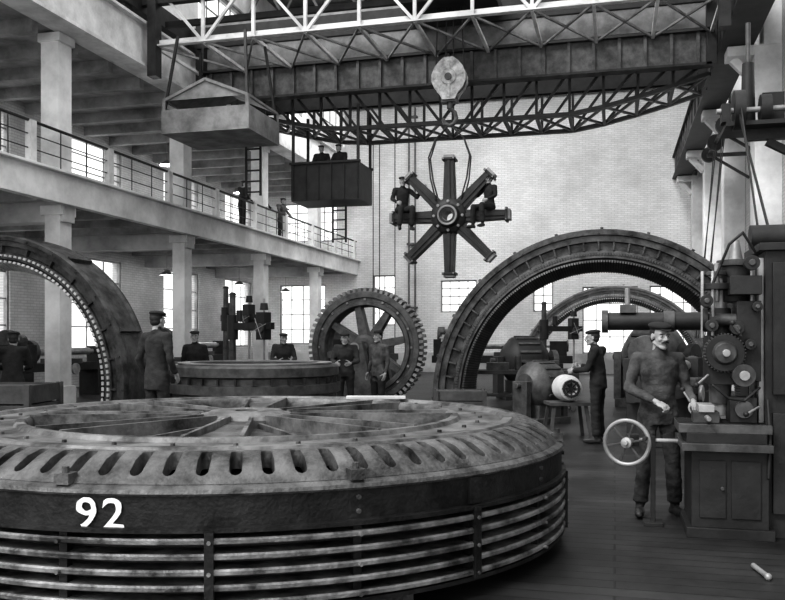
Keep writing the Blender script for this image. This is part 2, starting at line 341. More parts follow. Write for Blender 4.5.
# ------------------------------------------------------------------ stator rings
def stator(name,c,R,W,a0,a1,mats,nt=150,thick=.24,tw=.42):
    b=MB(); b.M=Matrix.Translation(c)@Matrix.Rotation(-pi/2,4,'X')@Matrix.Scale(-1,4,(0,1,0))
    k=R/3.42; r=lambda q:R*(1-thick*q)
    b.lathe([(r(0),0),(r(.03),-.05),(r(.14),-.05),(r(.16),.0),(r(.30),.0),(r(.32),.10*k),(r(.5),.10*k),(r(.52),0.03),(r(.7),0.0),(r(.72),.05),(r(.72),W-.05),(r(.5),W),(r(.26),W-.12),(r(.1),W),(r(0),W),(r(-.01),W-.08),(r(.06),W-.12),(r(.06),.12),(r(-.01),.08)],0,a0,a1,nt)
    b.lathe([(r(.70),.06),(r(.78),.02),(r(.98),W*.42),(r(1.0),W*.6),(r(.8),W-.04),(r(.70),W-.06)],1,a0,a1,nt)
    da=(a1-a0)/nt
    for i in range(nt):
        t=a0+(i+.5)*da; R3=Matrix.Rotation(t,3,'Z')
        p=lambda rr,z:(R3@V((rr,0,0)))+V((0,0,z))
        b.bar(p(r(.78),.0),p(r(1.0),W*.44),R*da*tw,.05*k,2,R3@V((1,0,0)))
        b.bar(p(r(1.0),W*.44),p(r(.97),W*.62),R*da*tw,.05*k,2,R3@V((1,0,0)))
        b.box(p(r(.60),.01),(.05*k,R*da*.5,.04),2,R3)
        if i%5==0:
            b.box(p(r(.41),.06*k),(R*thick*.2,.03,.12*k),0,R3)
            b.cyl(p(r(.09),-.04),p(r(.09),-.085),.022*k,.022*k,8,0)
        if i%14==0:
            b.box(p(r(0),W*.5),(.1*k,.06,W*.8),0,R3)
    for t in(a0,a1):
        R3=Matrix.Rotation(t,3,'Z'); s_=-1 if t==a0 else 1
        b.box(R3@V((R*(1-thick*.35),s_*.03,0))+V((0,0,W/2)),(R*thick*1.1,.12,W*1.05),0,R3)
    return b.obj(name,mats,bevel=0)
stator('stator_ring',(-.28,17.5,.36),3.42,.95,-.04,pi+.04,[M_stat,M_iron,M_iron2],170)
stator('stator_ring',(0.0,30,.1),3.3,.8,0.0,pi,[M_paintM,M_iron2,M_steel],120,thick=.17)
stator('stator_ring',(-10.66,12.8,.77),2.65,.8,-.26,pi+.26,[M_stat,M_iron,M_paintL],84,thick=.22,tw=.5)
for name,(x,y,w,d,h) in {'a':(-3.2,17.95,1.2,1.1,.10),'b':(2.6,17.95,1.1,1.1,.10)}.items():
    b=MB()
    for i in range(3): b.bx(x-w/2,x+w/2,y-d/2+i*d/3+.01,y-d/2+(i+1)*d/3-.01,0,h,0)
    b.obj('timber_blocks',[M_wood],bevel=.01,smooth=0)
# toothed rotor wheel
b=MB(); b.M=Matrix.Translation((-5.68,19.2,1.38))@Matrix.Rotation(pi/2,4,'X')
Wm=b.M.copy()
b.lathe([(1.3,-.45),(1.33,-.4),(1.33,.0),(1.3,.04),(1.18,.04),(1.16,.0),(1.1,.0),(1.08,.06),(1.0,.06),(.96,.0),(.96,-.45)],0,n=80)
b.lathe([(.14,-.5),(.3,-.5),(.3,.1),(.22,.2),(.14,.2)],0,n=28)
for i in range(64):
    b.M=Wm@Matrix.Rotation(i*2*pi/64,4,'Z'); b.box((1.36,0,-.2),(.09,.07,.46),1)
    if i%4==0: b.box((1.13,0,.03),(.05,.05,.04),1)
for i in range(8):
    b.M=Wm@Matrix.Rotation(i*pi/4+.2,4,'Z'); b.add([(.25,-.11,-.3),(.25,.11,-.3),(1.0,.07,-.3),(1.0,-.07,-.3),(.25,-.11,0),(.25,.11,0),(1.0,.07,0),(1.0,-.07,0)],[(0,1,2,3),(4,7,6,5),(0,4,5,1),(1,5,6,2),(2,6,7,3),(3,7,4,0)],0)
b.M=Matrix.Translation((-5.68,19.2,0)); b.cyl((0,-.9,1.38),(0,1.2,1.38),.12,.12,16,1)
for y in(-.75,1.0): b.add([(-.5,y-.12,0),(.5,y-.12,0),(.18,y-.12,1.5),(-.18,y-.12,1.5),(-.5,y+.12,0),(.5,y+.12,0),(.18,y+.12,1.5),(-.18,y+.12,1.5)],[(0,1,2,3),(4,7,6,5),(0,4,5,1),(1,5,6,2),(2,6,7,3),(3,7,4,0)],0)
b.obj('toothed_rotor_wheel',[M_iron2,M_paintM],bevel=0)
# ------------------------------------------------------------------ foreground rotor
RC=V((-3.035,6.694,0)); b=MB()
N=86
mF=[M_rot,M_rotT,M_fin,M_black,M_white,M_rotB]
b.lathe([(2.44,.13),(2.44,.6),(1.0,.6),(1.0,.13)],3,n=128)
b.lathe([(2.585,.800),(2.62,.79),(2.648,.775),(2.658,.755),(2.65,.742),(2.50,.735),(2.48,.78)],0,n=160)
b.lathe([(2.635,.742),(2.635,.575),(2.67,.57),(2.67,.545),(2.64,.535),(2.4,.535),(2.4,.742)],5,n=160)
b.lathe([(2.25,.83),(2.56,.68),(2.5,.64),(2.25,.64)],3,n=128)  # black underlay paints the shade seen down the slots
per=[(-.5,-.5),(-.25,-.5),(0,-.5),(.25,-.5),(.5,-.5),(.5,-.25),(.5,0),(.5,.25),(.5,.5),(.25,.5),(0,.5),(-.25,.5),(-.5,.5),(-.5,.25),(-.5,0),(-.5,-.25)]
inn=[]
for x,y in per:
    t=atan2(y,x*1.0); hx=.21*cos(t); rv=.13; st=.22; hy=rv*sin(t)+(st if sin(t)>.01 else -st if sin(t)<-.01 else 0)
    inn.append((hx,hy))
for i in range(N):
    a=2*pi*i/N; da=2*pi/N
    def mp(u,v,off=0):
        bul=.022*(abs(u)*2)**2 if abs(v)<.42 else 0
        v=v+.5; r=2.25+.35*v; z=.938-.14*v**1.6+.014*sin(pi*v)-off+bul*.6; t=a+u*da; return (r*cos(t),r*sin(t),z)
    vs=[mp(*p) for p in per]+[mp(*p) for p in inn]+[mp(p[0]*.9,p[1]*.95,.10) for p in inn]
    vs+=[mp(p[0]*1.3,p[1]*1.07,-.006) for p in inn]
    fs=[]
    for k in range(16):
        k2=(k+1)%16
        fs+=[(k,k2,48+k2,48+k),(48+k,48+k2,16+k2,16+k),(16+k,16+k2,32+k2,32+k)]
    b.add(vs,fs,0)
b.lathe([(2.26,.93),(2.24,.955),(2.17,.955),(2.15,.93),(1.82,.93),(1.80,.96),(1.74,.96),(1.72,.93),(1.72,.87),(2.1,.80),(2.24,.86)],1,n=160)
b.lathe([(1.75,.87),(.3,.87),(.3,.8),(1.75,.8)],0,n=96)
b.lathe([(.1,.985),(.30,.985),(.33,.965),(.38,.96),(.41,.93),(.41,.86),(.1,.86)],1,n=48)
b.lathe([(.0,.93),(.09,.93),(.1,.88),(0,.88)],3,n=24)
for i in range(8):
    t=i*pi/4+.3; R3=Matrix.Rotation(t,3,'Z')
    for s_ in(-1,1):
        b.bar(R3@V((.38,s_*.09,.915)),R3@V((1.74,s_*.19,.915)),.03,.11,1)
    vs=[R3@V(p) for p in((.38,-.09,.925),(.38,.09,.925),(1.05,.10,.925),(1.74,.20,.925),(1.74,-.20,.925),(1.05,-.10,.925),(.38,-.09,.90),(.38,.09,.90),(1.05,.10,.90),(1.74,.20,.90),(1.74,-.20,.90),(1.05,-.10,.90))]
    b.add(vs,[(0,1,2,5),(5,2,3,4),(11,8,7,6),(10,9,8,11)]+[(k,(k+1)%6,6+(k+1)%6,6+k) for k in range(6)],0)
    t2=t+pi/8; R4=Matrix.Rotation(t2,3,'Z')
    b.bar(R4@V((.40,0,.885)),R4@V((1.74,0,.885)),.03,.05,1)
for i in range(32):
    t=2*pi*i/32; p=V((1.98*cos(t),1.98*sin(t),.93)); b.cyl(p,p+V((0,0,.018)),.018,.016,6,0)
for j in range(5):
    z=.495-.085*j
    b.lathe([(2.42,z+.012),(2.62,z+.014),(2.655,z+.020),(2.665,z+.010),(2.665,z-.010),(2.645,z-.020),(2.42,z-.026)],2,n=160)
    b.lathe([(2.43,z-.045),(2.55,z-.043),(2.55,z-.052),(2.43,z-.056)],5,n=160)
b.lathe([(2.45,.13),(2.66,.13),(2.66,.105),(2.45,.105)],5,n=128)
for i in range(20):
    t=2*pi*i/20-1.22; R3=Matrix.Rotation(t,3,'Z')
    b.box(R3@V((2.60,0,.33)),(.05,.05,.42),5,R3)
    if i%4==0 or i==2:
        b.box(R3@V((2.668,0,.34)),(.03,.05,.44),5,R3)
    if i%5!=0 and i not in(18,19):
        for z in(.62,.70): b.cyl(R3@V((2.63,.0,z)),R3@V((2.655,.0,z)),.014,.014,8,0)
    if i%5==2:
        b.box(R3@V((2.645,0,.66)),(.03,.10,.16),5,R3)
    if i%3==1:
        b.box(R3@V((2.60,0,.825)),(.09,.09,.06),0,R3); b.cyl(R3@V((2.60,0,.85)),R3@V((2.60,0,.89)),.022,.02,10,0)
    for z in(.495,.325,.155): b.cyl(R3@V((2.65,0,z)),R3@V((2.69,0,z)),.012,.012,8,2)
cu=bpy.data.curves.new('num','FONT'); cu.body='92'; cu.size=.27; cu.align_x='CENTER'; cu.offset=.002; cu.extrude=.002; cu.resolution_u=6; cu.space_character=1.15
to=bpy.data.objects.new('num',cu); scene.collection.objects.link(to); bpy.context.view_layer.update()
tm=bpy.data.meshes.new_from_object(to.evaluated_get(bpy.context.evaluated_depsgraph_get()))
vs=[]
for v in tm.vertices:
    x,y=v.co.x,v.co.y; q=noise.noise(V((x*26,y*26,3)))*.009
    t=radians(-82.9)+(x+q)/2.65; r=2.642+v.co.z+.003; vs.append((r*cos(t),r*sin(t),.566+y*.88+q))
b.add(vs,[tuple(p.vertices) for p in tm.polygons],4)
bpy.data.objects.remove(to); bpy.data.curves.remove(cu)
for i in range(8):
    t=i*pi/4; R3=Matrix.Rotation(t,3,'Z'); b.box(R3@V((2.1,0,.053)),(.8,.25,.106),0,R3)
b.obj('generator_rotor',mF,bevel=0,loc=RC)
b=MB(); b.box((0,0,.978),(.62,.10,.03),0,Matrix.Rotation(.25,3,'Z')); b.obj('wooden_straightedge',[M_paintL],loc=(-2.42,8.58,0),bevel=.004)
# ------------------------------------------------------------------ people templates
def remesh(mb,vox,sm=3):
    me=bpy.data.meshes.new('t'); me.from_pydata(mb.v,[],mb.f)
    bm=bmesh.new(); bm.from_mesh(me); bmesh.ops.recalc_face_normals(bm,faces=bm.faces); bm.to_mesh(me); bm.free()
    o=bpy.data.objects.new('t',me); scene.collection.objects.link(o)
    r=o.modifiers.new('r','REMESH'); r.mode='VOXEL'; r.voxel_size=vox
    s=o.modifiers.new('s','SMOOTH'); s.factor=.5; s.iterations=sm
    bpy.context.view_layer.update()
    m2=bpy.data.meshes.new_from_object(o.evaluated_get(bpy.context.evaluated_depsgraph_get()))
    n=len(m2.vertices); a=np.empty(n*3); m2.vertices.foreach_get('co',a); a=a.reshape(-1,3)
    f=[tuple(p.vertices) for p in m2.polygons]
    bpy.data.objects.remove(o); return a,f
def headtmpl():
    h=MB()
    h.ell((0,-.012,.032),(.074,.094,.088)); h.ell((0,.025,-.03),(.056,.062,.082)); h.ell((0,.068,-.097),(.026,.022,.022))
    h.capsule((0,.088,.012),.009,(0,.112,-.024),.0135,8); h.ell((-.012,.1,-.03),(.009,.01,.008)); h.ell((.012,.1,-.03),(.009,.01,.008))
    h.capsule((-.038,.075,.028),.011,(.038,.075,.028),.011,8); h.ell((-.036,.062,-.025),(.02,.022,.02)); h.ell((.036,.062,-.025),(.02,.022,.02))
    h.capsule((-.018,.084,-.057),.008,(.018,.084,-.057),.008,8); h.capsule((-.015,.083,-.069),.007,(.015,.083,-.069),.007,8)
    for s_ in(-1,1): h.ell((s_*.077,-.005,-.004),(.009,.02,.031),R=Matrix.Rotation(s_*.25,3,'Z')); h.capsule((s_*.05,-.01,-.055),.02,(s_*.02,.06,-.095),.018,8)
    h.capsule((0,-.02,-.05),.05,(0,-.03,-.16),.055)
    return remesh(h,.0055,2)
def handtmpl(curl,thumbc):
    h=MB(); h.ell((0,0,-.052),(.041,.017,.052)); h.ell((.022,.008,-.035),(.02,.018,.03)); h.capsule((0,0,.03),.026,(0,0,-.02),.024)
    for x,L_ in((.030,.070),(.0105,.079),(-.010,.073),(-.029,.058)):
        p=V((x,0,-.088)); a=curl*.6; sp=x*1.2
        for k,(f,r) in enumerate(((.45,.0092),(.31,.0085),(.24,.0076))):
            d=V((sp*(1-k*.3),sin(a),-cos(a))).normalized(); q=p+d*L_*f; h.capsule(p,r,q,r*.94,8); p=q; a+=curl
    p=V((.034,.004,-.025)); a=thumbc
    for L_,r in((.034,.012),(.028,.0105),(.022,.009)):
        d=V((.62*cos(a),.35+.5*sin(a),-.7)).normalized(); q=p+d*L_; h.capsule(p,r,q,r*.93,8); p=q; a+=thumbc
    return remesh(h,.0042,1)
HEAD=headtmpl(); HR=handtmpl(.28,.3); HG=handtmpl(1.05,.9)
M_jD=mat('dark_jacket_cloth',.014,.9,0,.4,6,.3,60); M_jM=mat('grey_overall_cloth',.065,.9,0,.65,5,.4,50); M_tD=mat('dark_trouser_cloth',.016,.9,0,.4,6,.3,60)
M_jB=mat('dusty_coat_cloth',.028,.9,0,.4,6,.3,60); M_tM=mat('stained_overall_trousers',.034,.9,0,.65,5,.4,50)
M_skin=mat('skin',.33,.6,0,.15,8,.05,80); M_shoe=mat('shoe_leather',.02,.5,0,.2); M_hair=mat('hair',.02,.7,0,.3,30); M_hat=mat('cap_cloth',.02,.9,0,.3); M_eye=mat('eye_pupil',.01,.2,0,0,1,0); M_shirt=mat('shirt_cotton',.4,.8,0,.1); M_scl=mat('eye_white',.4,.3,0,0,1,0)
DEF=dict(pel=(0,0,.95),waist=(0,.005,1.10),chest=(0,.01,1.29),neck=(0,-.01,1.475),head=(0,.02,1.625),
 shR=(.185,-.01,1.415),elR=(.245,-.03,1.13),wrR=(.25,.06,.895),hipR=(.09,0,.92),kneeR=(.105,.02,.50),ankR=(.115,-.01,.09),toeR=(.15,.17,.045),
 shL=(-.185,-.01,1.415),elL=(-.245,-.03,1.13),wrL=(-.25,.06,.895),hipL=(-.09,0,.92),kneeL=(-.105,.02,.50),ankL=(-.115,-.01,.09),toeL=(-.15,.17,.045))
def person(name,loc,rz,J=None,s=1.0,jacket=None,trousers=None,hat='cap',mous=False,turn=0,tilt=0,vox=.016,grip='',hem=.12,palmR=None,palmL=None,shirt=False,slim=.95):
    jacket=jacket or M_jD; trousers=trousers or M_tD
    D={k:V(v) for k,v in DEF.items()}
    if J: D.update({k:V(v) for k,v in J.items()})
    b=MB(); S=[]
    def cap(p0,r0,p1,r1,mi): b.capsule(p0,r0,p1,r1,14); S.append((p0,p1,r0,r1,mi))
    xa=(D['shR']-D['shL']).normalized(); xp=(D['hipR']-D['hipL']).normalized()
    pel,wa,ch,ne=D['pel'],D['waist'],D['chest'],D['neck']
    dn=(pel-wa).normalized()
    st=[(pel+dn*hem,.178,.138,xp),(pel+dn*hem*.5,.182,.138,xp),(pel,.178,.134,xp),(wa,.158,.120,xa),((wa+ch)/2,.168,.125,xa),(ch,.182,.130,xa),(ch.lerp(ne,.45),.178,.118,xa),(ch.lerp(ne,.75),.13,.095,xa),(ne,.072,.07,xa)]
    rs=[]
    for i,(c,rx,ry,x) in enumerate(st):
        t=(st[min(i+1,len(st)-1)][0]-st[max(i-1,0)][0]).normalized(); y=t.cross(x).normalized(); x2=y.cross(t).normalized()
        rs.append([c+x2*cos(q)*rx*slim+y*sin(q)*ry*slim for q in [2*pi*k/24 for k in range(24)]])
    b.rings(rs)
    for o in(-.06,0,.06):
        for p,q,x in((pel+dn*hem,wa,xp),(wa,ch,xa),(ch,ch.lerp(ne,.8),xa)): S.append((p+x*o,q+x*o,.125,.125,0))
    for sd in 'RL':
        sh,el,wr,hi,kn,an,to=[D[k+sd] for k in('sh','el','wr','hip','knee','ank','toe')]
        cap(ch.lerp(ne,.7),.07,sh,.062,0); cap(sh,.064,el,.048,0)
        cf=el.lerp(wr,.9); b.capsule(el,.048,el.lerp(wr,.3),.047,14); b.cyl(el,cf,.048,.040,16); S.append((el,cf,.048,.040,0))
        cap(el.lerp(wr,.6),.03,wr,.026,2); S[-1]=(cf,wr,.032,.03,2)
        cap(hi,.097,kn,.070,1); hm=kn.lerp(an,.9); b.capsule(kn,.070,kn.lerp(an,.3),.066,14); b.cyl(kn,hm,.070,.066,16); S.append((kn,hm,.070,.068,1))
        fw=(to-an); fw.z=0; fw=fw.normalized() if fw.length>.02 else V((0,1,0))
        cap(kn.lerp(an,.8),.042,an,.042,3); S[-1]=(hm,an,.045,.045,3)
        heel=an-fw*.03+V((0,0,-.045)); cap(heel,.042,to,.034,3); cap(heel.lerp(to,.45),.044,to.lerp(heel,.2),.042,3)
    cap(ne-V((0,0,.04)),.056,D['head']-V((0,.01,.08)),.05,2); S[-1]=(ne+V((0,0,.01)),D['head'],.05,.05,2)
    b.cyl(ne-V((0,0,.02)),ne+V((0,.004,.025)),.078,.066,18); S.append((ne-V((0,0,.02)),ne+V((0,0,.02)),.075,.066,0))
    a,f=remesh(b,vox,3)
    fc=np.array([a[list(q)].mean(0) for q in f]); best=np.full(len(f),9.);mi=np.zeros(len(f),int)
    for p0,p1,r0,r1,m in S:
        p0=np.array(p0);p1=np.array(p1);d=p1-p0; t=np.clip(((fc-p0)@d)/max(d@d,1e-9),0,1)
        dist=np.linalg.norm(fc-(p0+t[:,None]*d),axis=1)-(r0+(r1-r0)*t); k=dist<best; best[k]=dist[k]; mi[k]=m
    ya=np.array(V((0,0,1)).cross(xa)); up=np.array((ne-ch).normalized()); rel=fc-np.array(ne)
    if shirt:
        hx=np.abs(rel@np.array(xa)); hz=rel@up; hy=rel@ya
        k=(mi==0)&(hy>.02)&(hz>-.12)&(hx<.035*(1+hz/.12)); mi[k]=7
    av=[]
    for v in a:
        p=V(v); q=noise.noise_vector(V((p.x*9,p.y*9,p.z*16)))*.009+noise.noise_vector(V((p.x*22,p.y*22,p.z*30)))*.004; av.append(p+q)
    out=MB(); out.v=[tuple(p) for p in av]; out.f=list(f); out.m=[int(x) for x in mi]
    HM=Matrix.Translation(D['head'])@Matrix.Rotation(turn,4,'Z')@Matrix.Rotation(tilt,4,'X')
    out.M=HM; out.add([tuple(p) for p in HEAD[0]],HEAD[1],2)
    for s_ in(-1,1): out.ell((s_*.031,.077,.004),(.013,.011,.009),8,10); out.ell((s_*.031,.0865,.004),.0048,6,8); out.capsule((s_*.045,.085,.024),.004,(s_*.018,.09,.026),.004,6,4)
    out.ell((0,-.026,.036),(.080,.090,.088),4,18); out.ell((0,-.045,-.015),(.072,.06,.06),4,14)
    if mous:
        for s_ in(-1,1): out.capsule((s_*.004,.104,-.044),.009,(s_*.034,.088,-.054),.005,8,4)
    out.capsule((-.016,.093,-.0625),.0025,(.016,.093,-.0625),.0025,6,6)
    if hat=='cap':
        out.ell((.004,-.008,.092),(.096,.118,.036),5,24,Matrix.Rotation(-.10,3,'X')); out.ell((0,-.014,.072),(.086,.101,.024),5,20)
        out.ell((0,.086,.066),(.055,.044,.007),5,16,Matrix.Rotation(-.35,3,'X'))
    elif hat=='felt':
        out.ell((0,-.005,.075),(.12,.135,.010),5,24); out.ell((0,-.01,.095),(.084,.1,.042),5,20)
    for sd,sg in(('R',1),('L',-1)):
        el,wr=D['el'+sd],D['wr'+sd]; fd=(wr-el).normalized(); z=-fd
        n=V(palmR) if (sd=='R' and palmR) else V(palmL) if (sd=='L' and palmL) else V((-sg,0,0))
        n=(n-z*n.dot(z)).normalized(); x=n.cross(z)*sg
        MM=Matrix(((x.x,n.x,z.x,wr.x),(x.y,n.y,z.y,wr.y),(x.z,n.z,z.z,wr.z),(0,0,0,1)))
        T=HG if sd in grip else HR
        out.M=MM; fs=T[1] if sg>0 else [tuple(reversed(q)) for q in T[1]]
        out.add([tuple(p) for p in T[0]],fs,2)
    o=out.obj(name,[jacket,trousers,M_skin,M_shoe,M_hair,M_hat,M_eye,M_shirt,M_scl],smooth=180,loc=loc,rz=rz,recalc=False)
    o.scale=(s,s,s); return o
person('factory_worker',(.38,8.02,0),radians(196),dict(head=(.0,.06,1.615),neck=(0,.03,1.47),chest=(0,.02,1.29),
 elR=(.28,.04,1.15),wrR=(.10,.25,1.04),elL=(-.25,.02,1.15),wrL=(-.22,.27,1.04),toeR=(.22,.15,.045),toeL=(-.19,.17,.045),ankR=(.16,-.02,.09),ankL=(-.15,0,.09),kneeR=(.13,.02,.5),kneeL=(-.12,.03,.5)),
 1.0,M_jM,M_tM,'cap',True,turn=radians(10),tilt=-.06,vox=.011,grip='RL',hem=.12,palmR=(-.3,-.2,-1),palmL=(0,0,-1))
person('factory_worker',(-5.73,9.87,.2),radians(-12),dict(elR=(.27,-.06,1.13),wrR=(.23,.10,.93),elL=(-.27,-.04,1.12),wrL=(-.25,.08,.9)),1.0,M_jB,M_tD,'cap',False,turn=radians(-10),vox=.012,hem=.22)
b=MB()
for i in range(6): b.bx(-6.4,-5.0,9.4+i*.17,9.555+i*.17,.14,.2,0)
for x in(-6.3,-5.7,-5.1): b.bx(x-.05,x+.05,9.4,10.4,0,.14,0)
b.obj('duckboard',[M_wood],bevel=.004,smooth=0)
person('factory_worker',(-.24,13.3,0),radians(75),dict(head=(0,.09,1.60),neck=(0,.05,1.46),chest=(0,.04,1.28),elR=(.23,.1,1.15),wrR=(.15,.33,1.16),elL=(-.23,.1,1.13),wrL=(-.15,.34,1.1)),1.0,M_jD,M_tD,'cap',True,turn=.3,vox=.013,grip='RL')
# spider riders
sit=dict(pel=(0,0,.12),waist=(0,.02,.27),chest=(0,.03,.46),neck=(0,.02,.64),head=(0,.05,.79),shR=(.185,.02,.585),shL=(-.185,.02,.585),
 hipR=(.09,.02,.10),hipL=(-.09,.02,.10),kneeR=(.15,.42,.10),kneeL=(-.14,.40,.11),ankR=(.18,.40,-.34),ankL=(-.13,.36,-.33),toeR=(.22,.56,-.40),toeL=(-.15,.52,-.40))
d=dict(sit); d.update(elL=(-.34,.12,.42),wrL=(-.50,.10,.64),elR=(.27,.06,.36),wrR=(.2,.28,.25))
person('factory_worker',(-5.22,20.96,SZ+.09),radians(-150),d,1.05,M_jD,M_tD,'cap',turn=-.3,vox=.014,grip='LR',hem=.04,palmL=(0,1,0),slim=.88)
d=dict(sit); d.update(elR=(.34,.12,.42),wrR=(.50,.10,.64),elL=(-.27,.06,.36),wrL=(-.2,.28,.25))
person('factory_worker',(-2.98,20.96,SZ+.09),radians(140),d,1.0,M_jD,M_tD,'cap',turn=.3,vox=.014,grip='LR',hem=.04,palmR=(0,1,0),slim=.88)
# gallery watchers
lean=dict(head=(0,.10,1.58),neck=(0,.06,1.45),chest=(0,.05,1.27),elR=(.26,.12,1.15),wrR=(.2,.3,1.02),elL=(-.26,.12,1.15),wrL=(-.2,.3,1.02))
person('factory_worker',(-12.50,27.2,5.26),radians(-90),lean,1.05,M_jD,M_tD,'cap',vox=.02)
person('factory_worker',(-12.52,28.9,5.26),radians(-100),lean,1.05,M_jD,M_tD,'felt',turn=-.3,vox=.02)
person('factory_worker',(-12.50,30.8,5.26),radians(-110),lean,1.03,M_jM,M_tD,'cap',vox=.02)
person('factory_worker',(-12.85,29.8,5.26),radians(-70),None,1.0,M_jB,M_tD,'cap',vox=.02)
# cab crew
person('factory_worker',(-8.15,23.15,5.54),radians(190),lean,.93,M_jD,M_tD,'cap',vox=.02)
person('factory_worker',(-7.6,23.15,5.54),radians(170),lean,.93,M_jD,M_tD,'cap',vox=.02)
work=dict(head=(0,.10,1.58),neck=(0,.06,1.45),chest=(0,.05,1.27),elR=(.26,.08,1.14),wrR=(.14,.32,1.1),elL=(-.26,.08,1.14),wrL=(-.14,.32,1.1))
for x,y,h,J,j,ht in((-5.2,16.2,190,work,M_jB,'cap'),(-4.6,16.5,150,None,M_jM,'felt'),(-8.2,15.6,200,None,M_jD,'cap'),(-3.9,19.9,120,None,M_jM,'cap'),(-7.1,17.6,210,work,M_jB,'cap'),(-9.3,11.6,30,work,M_jD,'cap')):
    person('factory_worker',(x,y,0),radians(h),J,1.0,j,M_tD,ht,vox=.02)
# ------------------------------------------------------------------ milling machine (right)
b=MB(); mm=[M_iron,M_iron2,M_steel,M_black]
b.bx(.56,1.22,7.2,8.0,0,.08,0); b.bx(.6,1.18,7.24,7.96,.08,.70,0)
b.bx(.66,.86,7.225,7.245,.16,.62,0); b.bx(.9,1.12,7.225,7.245,.16,.62,0); b.cyl((.83,7.22,.4),(.83,7.19,.4),.015,.015,10,1)
b.bx(.52,1.2,7.14,8.0,.70,.76,1); b.bx(.56,1.16,7.2,7.95,.76,.84,0); b.bx(.5,1.2,7.2,7.75,.84,.91,1)
for i in range(4): b.bx(.5,1.2,7.26+.12*i,7.29+.12*i,.911,.917,3)  # thin black strips painting the shade of table slots
b.bx(.62,.82,7.3,7.5,.91,1.0,1); b.bx(.66,.78,7.28,7.55,1.0,1.06,2); b.cyl((.72,7.28,.96),(.72,7.1,.96),.02,.02,8,2)
b.bx(.9,1.1,7.3,7.6,.92,1.12,0); b.cyl((1.0,7.3,1.03),(1.0,7.25,1.03),.07,.07,20,1)
b.bx(1.17,1.52,7.35,8.1,0,2.30,0); b.bx(1.13,1.17,7.42,7.5,.3,2.25,2); b.bx(1.13,1.17,7.85,7.93,.3,2.25,2)
b.bx(1.22,1.45,7.30,7.35,.2,1.0,0); b.bx(1.22,1.45,7.30,7.35,1.15,2.2,0)
b.bx(1.12,1.56,7.3,8.14,2.30,2.36,0)
b.bx(.96,1.14,7.36,7.98,1.25,1.9,0); b.bx(.74,.98,7.38,7.8,1.22,1.62,0); b.cyl((.86,7.38,1.48),(.86,7.28,1.48),.15,.15,32,0)
b.cyl((.86,7.28,1.48),(.86,7.24,1.48),.10,.08,24,1); b.cyl((.86,7.24,1.48),(.86,7.18,1.48),.03,.03,12,2)
b.cyl((1.0,7.36,1.3),(1.0,7.26,1.3),.09,.09,24,1); b.cyl((1.0,7.26,1.3),(1.0,7.22,1.3),.04,.04,12,2)
for k in range(36):
    t=2*pi*k/36; b.box((.86+.152*cos(t),7.33,1.48+.152*sin(t)),(.018,.08,.013),1,Matrix.Rotation(-t,3,'Y'))
b.cyl((.86,7.6,.98),(.86,7.6,2.1),.045,.045,16,2); b.cyl((.86,7.6,1.05),(.86,7.6,1.22),.08,.09,20,1); b.cyl((.86,7.6,1.62),(.86,7.6,1.85),.11,.08,20,0)
b.cyl((.86,7.6,.95),(.86,7.6,1.05),.05,.06,16,2)
b.cyl((.98,7.62,1.9),(.98,7.62,2.2),.12,.12,24,0); b.cyl((.98,7.62,2.2),(.98,7.62,2.25),.15,.15,24,1); b.cyl((.98,7.62,2.25),(.98,7.62,2.42),.06,.03,16,2)
b.cyl((.82,7.5,2.0),(.82,7.5,2.05),.13,.13,28,0); b.cyl((.82,7.5,2.12),(.82,7.5,2.15),.08,.08,24,1); b.cyl((.82,7.5,1.9),(.82,7.5,2.22),.02,.02,10,2)
b.cyl((.75,7.45,1.75),(1.1,7.45,1.75),.05,.05,16,1); b.cyl((.74,7.45,1.75),(.70,7.45,1.75),.1,.1,24,0)
b.bx(.9,1.14,7.3,7.5,1.95,2.1,0)
for x,z,r in((.95,1.68,.055),(1.05,1.55,.045),(.76,1.70,.05),(1.06,2.2,.06),(.72,1.9,.05),(1.1,1.85,.04)):
    b.cyl((x,7.34,z),(x,7.26,z),r,r,20,0); b.cyl((x,7.26,z),(x,7.24,z),r*.5,r*.4,12,1)
for x in (.70,.78,1.08): b.cyl((x,7.42,1.6),(x,7.42,2.15),.014,.014,8,2)
b.tube([(1.1,7.4,2.3),(1.0,7.34,2.45),(.9,7.36,2.36),(.84,7.4,2.2),(.78,7.4,2.05)],.012,0)
b.tube([(1.12,7.32,1.2),(1.0,7.25,1.1),(.88,7.22,1.12),(.76,7.2,1.22)],.012,0)
b.tube([(1.18,7.3,1.1),(1.19,7.25,.8),(1.17,7.2,.5)],.014,0)
for p,q in(((.74,7.36,1.3),(.64,7.24,1.22)),((.98,7.3,1.62),(.9,7.16,1.72)),((1.12,7.32,1.05),(1.0,7.16,1.0)),((.62,7.6,1.06),(.56,7.62,1.16))):
    b.cyl(p,q,.01,.01,8,2); b.ell(q,.022,0,10)
b.bx(.95,1.5,8.0,8.65,1.55,1.95,0); b.cyl((-.08,8.5,1.76),(1.0,8.5,1.76),.085,.085,28,0); b.cyl((-.12,8.5,1.76),(-.06,8.5,1.76),.11,.11,28,1); b.cyl((.45,8.5,1.76),(.55,8.5,1.76),.10,.10,28,1)
b.bx(.05,.2,8.42,8.58,1.84,1.92,1); b.cyl((.12,8.5,1.9),(.12,8.5,2.08),.025,.025,10,2)
b.bx(1.15,1.5,8.1,8.6,0,1.6,0)
hx,hy,hz=.10,7.42,.72
ax=V((-.25,-1,0)).normalized()
b.cyl((hx-ax.x*.22,hy-ax.y*.22,hz),(.62,hy+.22,hz),.02,.02,12,2); b.cyl((hx-ax.x*.24,hy-ax.y*.24,hz),V((hx,hy,hz))+ax*.06,.022,.02,12,2)
b.box((hx-ax.x*.22,hy-ax.y*.22,hz),(.1,.1,.1),0)
